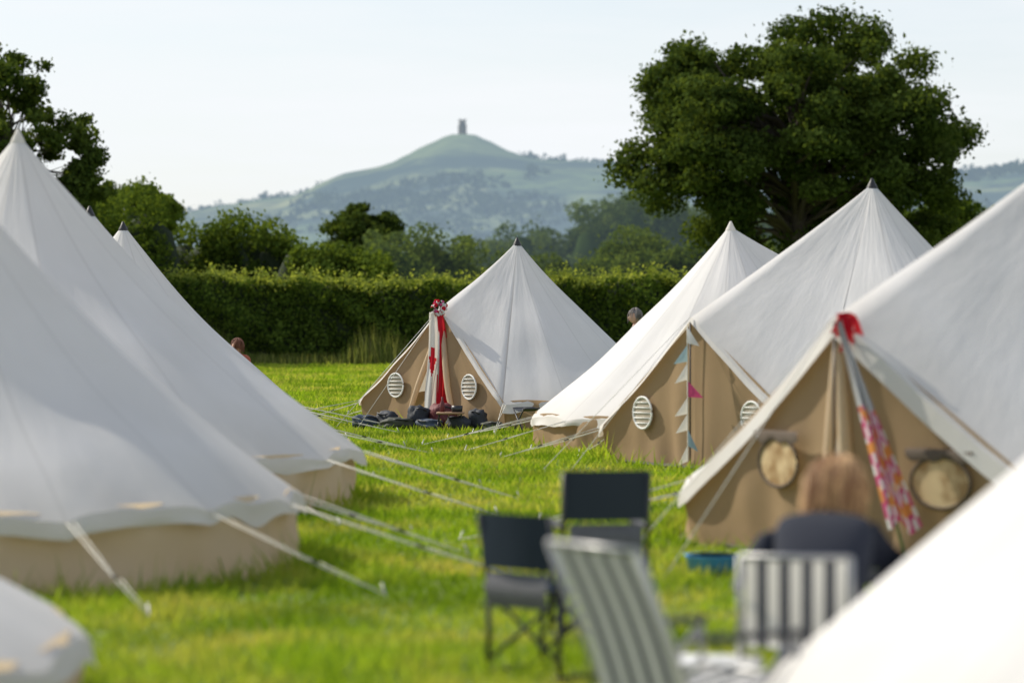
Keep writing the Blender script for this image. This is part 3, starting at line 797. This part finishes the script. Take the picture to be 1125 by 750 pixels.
# ------------------------------------------------------------------ people
def person(name, loc, yaw, J, top, trou, skin, hair, headdir=(0, 1, 0), hairlen=0.0, hair2=None, strands=0, fluff=1.0):
    P_ = empty(name, loc, yaw)
    E = [('pel', 'sp'), ('sp', 'ch'), ('ch', 'nk'), ('nk', 'hb')]
    for s_ in 'LR':
        E += [('pel', 'hip'+s_), ('hip'+s_, 'kn'+s_), ('kn'+s_, 'an'+s_), ('an'+s_, 'to'+s_), ('ch', 'sh'+s_), ('sh'+s_, 'el'+s_), ('el'+s_, 'wr'+s_), ('wr'+s_, 'pa'+s_)]
    rad = dict(pel=(.17, .12), sp=(.165, .12), ch=(.175, .125), nk=(.065, .065), hb=(.05, .05))
    for s_ in 'LR':
        rad.update({'hip'+s_: (.095, .095), 'kn'+s_: (.06, .06), 'an'+s_: (.042, .042), 'to'+s_: (.035, .03), 'sh'+s_: (.085, .085), 'el'+s_: (.055, .055), 'wr'+s_: (.033, .03), 'pa'+s_: (.038, .02)})
    names = list(J.keys()); me = bpy.data.meshes.new('body')
    me.from_pydata([J[k] for k in names], [(names.index(a_), names.index(b_)) for a_, b_ in E], [])
    o = bpy.data.objects.new('tmp', me); COL.objects.link(o)
    sk = o.modifiers.new('s', 'SKIN'); sk.use_smooth_shade = True
    for i, k in enumerate(names):
        v_ = me.skin_vertices[0].data[i]; v_.radius = rad[k]; v_.use_root = (k == 'pel')
    o.modifiers.new('u', 'SUBSURF').levels = 2
    o.modifiers['u'].render_levels = 2
    dg = bpy.context.evaluated_depsgraph_get(); me2 = bpy.data.meshes.new_from_object(o.evaluated_get(dg)); bpy.data.objects.remove(o)
    me2.materials.clear()
    for mt_ in (top, trou, skin, black): me2.materials.append(mt_)
    zone = {}
    for a_, b_ in E:
        z_ = 0
        if a_.startswith(('hip', 'kn')) or (a_ == 'pel' and b_.startswith('hip')): z_ = 1
        if a_.startswith('an'): z_ = 3
        if a_.startswith('wr') or a_ == 'nk': z_ = 2
        zone[(a_, b_)] = z_
    for pl in me2.polygons:
        c_ = pl.center; best = 9; bz = 0
        for (a_, b_), z_ in zone.items():
            A = Vector(J[a_]); Bq = Vector(J[b_]); d_ = Bq-A; t_ = max(0, min(1, (c_-A).dot(d_)/max(d_.length_squared, 1e-6)))
            q = (c_-(A+d_*t_)).length/(rad[a_][0]*(1-t_)+rad[b_][0]*t_)
            if q < best: best = q; bz = z_
        pl.material_index = bz; pl.use_smooth = True
    b_ = bpy.data.objects.new('body', me2); COL.objects.link(b_); b_.parent = P_
    m = MB(); hd = Vector(headdir).normalized(); up = Vector((0, 0, 1)); up = (up-hd*up.dot(hd)).normalized(); rt = hd.cross(up)
    hc = Vector(J['hb'])+(up*.085+hd*.02)
    def L(x_, y_, z_): return hc+rt*x_+hd*y_+up*z_
    def hell(c_, r_, mat, nu=20, nv=14, fn=None):
        b0_ = len(m.v); m.ell((0, 0, 0), r_, mat, nu, nv, fn)
        for i in range(b0_, len(m.v)):
            v_ = m.v[i]; m.v[i] = tuple(L(v_[0]+c_[0], v_[1]+c_[1], v_[2]+c_[2]))
    hell((0, 0, 0), (.076, .096, .118), 0, 24, 18, lambda d: 1-.12*max(0, -d.z)*(1-max(0, d.y))*1.0+(.03 if d.y > .8 and d.z < -.3 else 0))
    hell((0, .098, -.012), (.012, .022, .024), 0, 10, 8); hell((0, .090, -.052), (.024, .010, .008), 2, 10, 8)
    for s_ in (-1, 1):
        hell((s_*.03, .083, .012), (.013, .010, .009), 1, 10, 8); hell((s_*.03, .091, .012), (.005, .004, .005), 4, 8, 6)
        hell((s_*.077, -.005, -.005), (.010, .02, .032), 0, 10, 8); hell((s_*.03, .09, .034), (.018, .006, .005), 3, 8, 6)
    def hf(d):
        k = 1+.09*noise.noise(d*4)+.05*noise.noise(d*11)
        if d.y > .25 and d.z < .45: k *= .72
        if d.z < -.35 and not hairlen: k *= .8
        return k
    hell((0, -.018, .022), (.092*fluff, .106*fluff, .118+hairlen*.3), 3, 32, 22, hf)
    if hairlen: hell((0, -.04, -.05), (.090*fluff, .078*fluff, .085+hairlen), 3, 24, 16, lambda d: 1+.14*noise.noise(d*5) if d.y < .3 else .8)
    rs = random.Random(4)
    for i in range(strands):
        a_ = rs.uniform(-math.pi, 0) if rs.random() < .8 else rs.uniform(-math.pi, math.pi)
        lift = rs.uniform(1.0, 1.22)*fluff; pts = []
        L_ = rs.uniform(.9, 1.9); wob = rs.uniform(-.25, .25)
        for k in range(6):
            q = k/5; ph = q*L_*1.15+.12; aa = a_+wob*q
            rr_ = lift+.08*math.sin(q*4+i)
            z_ = .02+.122*math.cos(min(ph, 2.3))*rr_-(max(0, ph-1.6))*.06
            s_ = math.sin(min(ph, 1.75))*rr_
            pts.append(L(.092*s_*math.cos(aa), -.015+.108*s_*math.sin(aa), z_))
        m.tube(pts, [.004, .006, .006, .005, .004, .0015], 3 if i % 2 else 5, 4, cap=False)
    m.obj('head', [skin, white, lipm, hair, black, hair2 or hair], P_)
    m = MB()
    for s_ in 'LR':
        pa = Vector(J['pa'+s_]); wr = Vector(J['wr'+s_]); d_ = (pa-wr).normalized(); sd = d_.cross(Vector((0, 0, 1)))
        sd = sd.normalized() if sd.length > .1 else Vector((0, 1, 0)); dn = d_.cross(sd); dn = dn if dn.z < 0 else -dn
        for k, L_ in enumerate((.068, .08, .075, .058)):
            b1 = pa+sd*(-.028+.019*k)+d_*.01
            m.tube([b1, b1+d_*L_*.45+dn*.008, b1+d_*L_*.8+dn*.028, b1+d_*L_*.88+dn*.048], [.009, .0085, .008, .006], 0, 8)
        sg = 1 if s_ == 'L' else -1
        b1 = pa-sd*.03*sg-d_*.035; m.tube([b1, b1-sd*.025*sg+d_*.025, b1-sd*.032*sg+d_*.055+dn*.01], [.011, .010, .007], 0, 8)
    m.obj('fingers', [skin], P_)
    return P_
lipm = simple('lips', (.4, .12, .1), .5)
def stand():
    J = dict(pel=(0, 0, .95), sp=(0, 0, 1.1), ch=(0, 0, 1.33), nk=(0, 0, 1.5), hb=(0, .01, 1.58))
    for s_, g in (('L', -1), ('R', 1)):
        J.update({'hip'+s_: (g*.1, 0, .88), 'kn'+s_: (g*.11, .02, .48), 'an'+s_: (g*.12, -.02, .08), 'to'+s_: (g*.13, .16, .035), 'sh'+s_: (g*.19, 0, 1.42),
                  'el'+s_: (g*.25, -.02, 1.13), 'wr'+s_: (g*.24, .1, .9), 'pa'+s_: (g*.235, .14, .83)})
    return J
def sit(lean=.25, hz_=.5, drop=0):
    J = dict(pel=(0, 0, hz_), sp=(0, lean*.15, hz_+.17), ch=(0, lean*.55, hz_+.36-drop*.3), nk=(0.01, lean*1.05, hz_+.48-drop*.7), hb=(.02, lean*1.45, hz_+.53-drop))
    for s_, g in (('L', -1), ('R', 1)):
        J.update({'hip'+s_: (g*.1, .06, hz_+.01), 'kn'+s_: (g*.15, .47, hz_+.03), 'an'+s_: (g*.15, .50, .08), 'to'+s_: (g*.16, .68, .035), 'sh'+s_: (g*.185, lean*.75, hz_+.40-drop*.5),
                  'el'+s_: (g*.28, lean+.02, hz_+.16), 'wr'+s_: (g*.12, lean+.24, hz_+.15), 'pa'+s_: (g*.07, lean+.30, hz_+.16)})
    return J
skin = simple('skin', (.55, .33, .24), .55, var=.08); blond = simple('blond_hair', (.26, .13, .055), .6, nscale=60, var=.45, bump=.8)
blond2 = simple('light_blond_hair', (.60, .37, .17), .5, nscale=60, var=.3)
greyh = simple('grey_hair', (.22, .20, .19), .7, nscale=60); redh = simple('auburn_hair', (.18, .07, .04), .7, nscale=60)
navy = simple('navy_knit', (.018, .022, .036), .95, nscale=40, bump=.4); jean = simple('denim', (.05, .08, .15), .9); shirt = simple('grey_shirt', (.25, .25, .27), .9)
pp = person('seated_person', (1.30, 11.96, 0), math.radians(-10), sit(.26, .48, .11), navy, jean, skin, blond, (.25, 1, -.45), .02, blond2, 520, 1.16)
pp.scale = (1.14, 1.12, 1.0)
person('standing_person', (2.2, 50.5, 0), math.radians(100), stand(), shirt, jean, skin, greyh, strands=120)
person('seated_person', (-4.72, 50, 0), math.radians(60), sit(.10, .52), simple('rust_jumper', (.35, .08, .04), .9), jean, skin, redh, strands=100)
# low stool under the far seated figure
B = empty('camp_stool', (-4.72, 50, 0), .4); m = MB()
for s_ in (-.17, .17):
    m.tube([(s_, -.17, 0), (s_, .17, .40)], .012, 0); m.tube([(s_, .17, 0), (s_, -.17, .40)], .012, 0)
m.grid([[(x_, y_, .40-.01*math.cos(y_*7.8)) for x_ in (-.17, 0, .17)] for y_ in (-.17, 0, .17)], 1)
m.obj('stool_parts', [darkmetal, bagm], B)
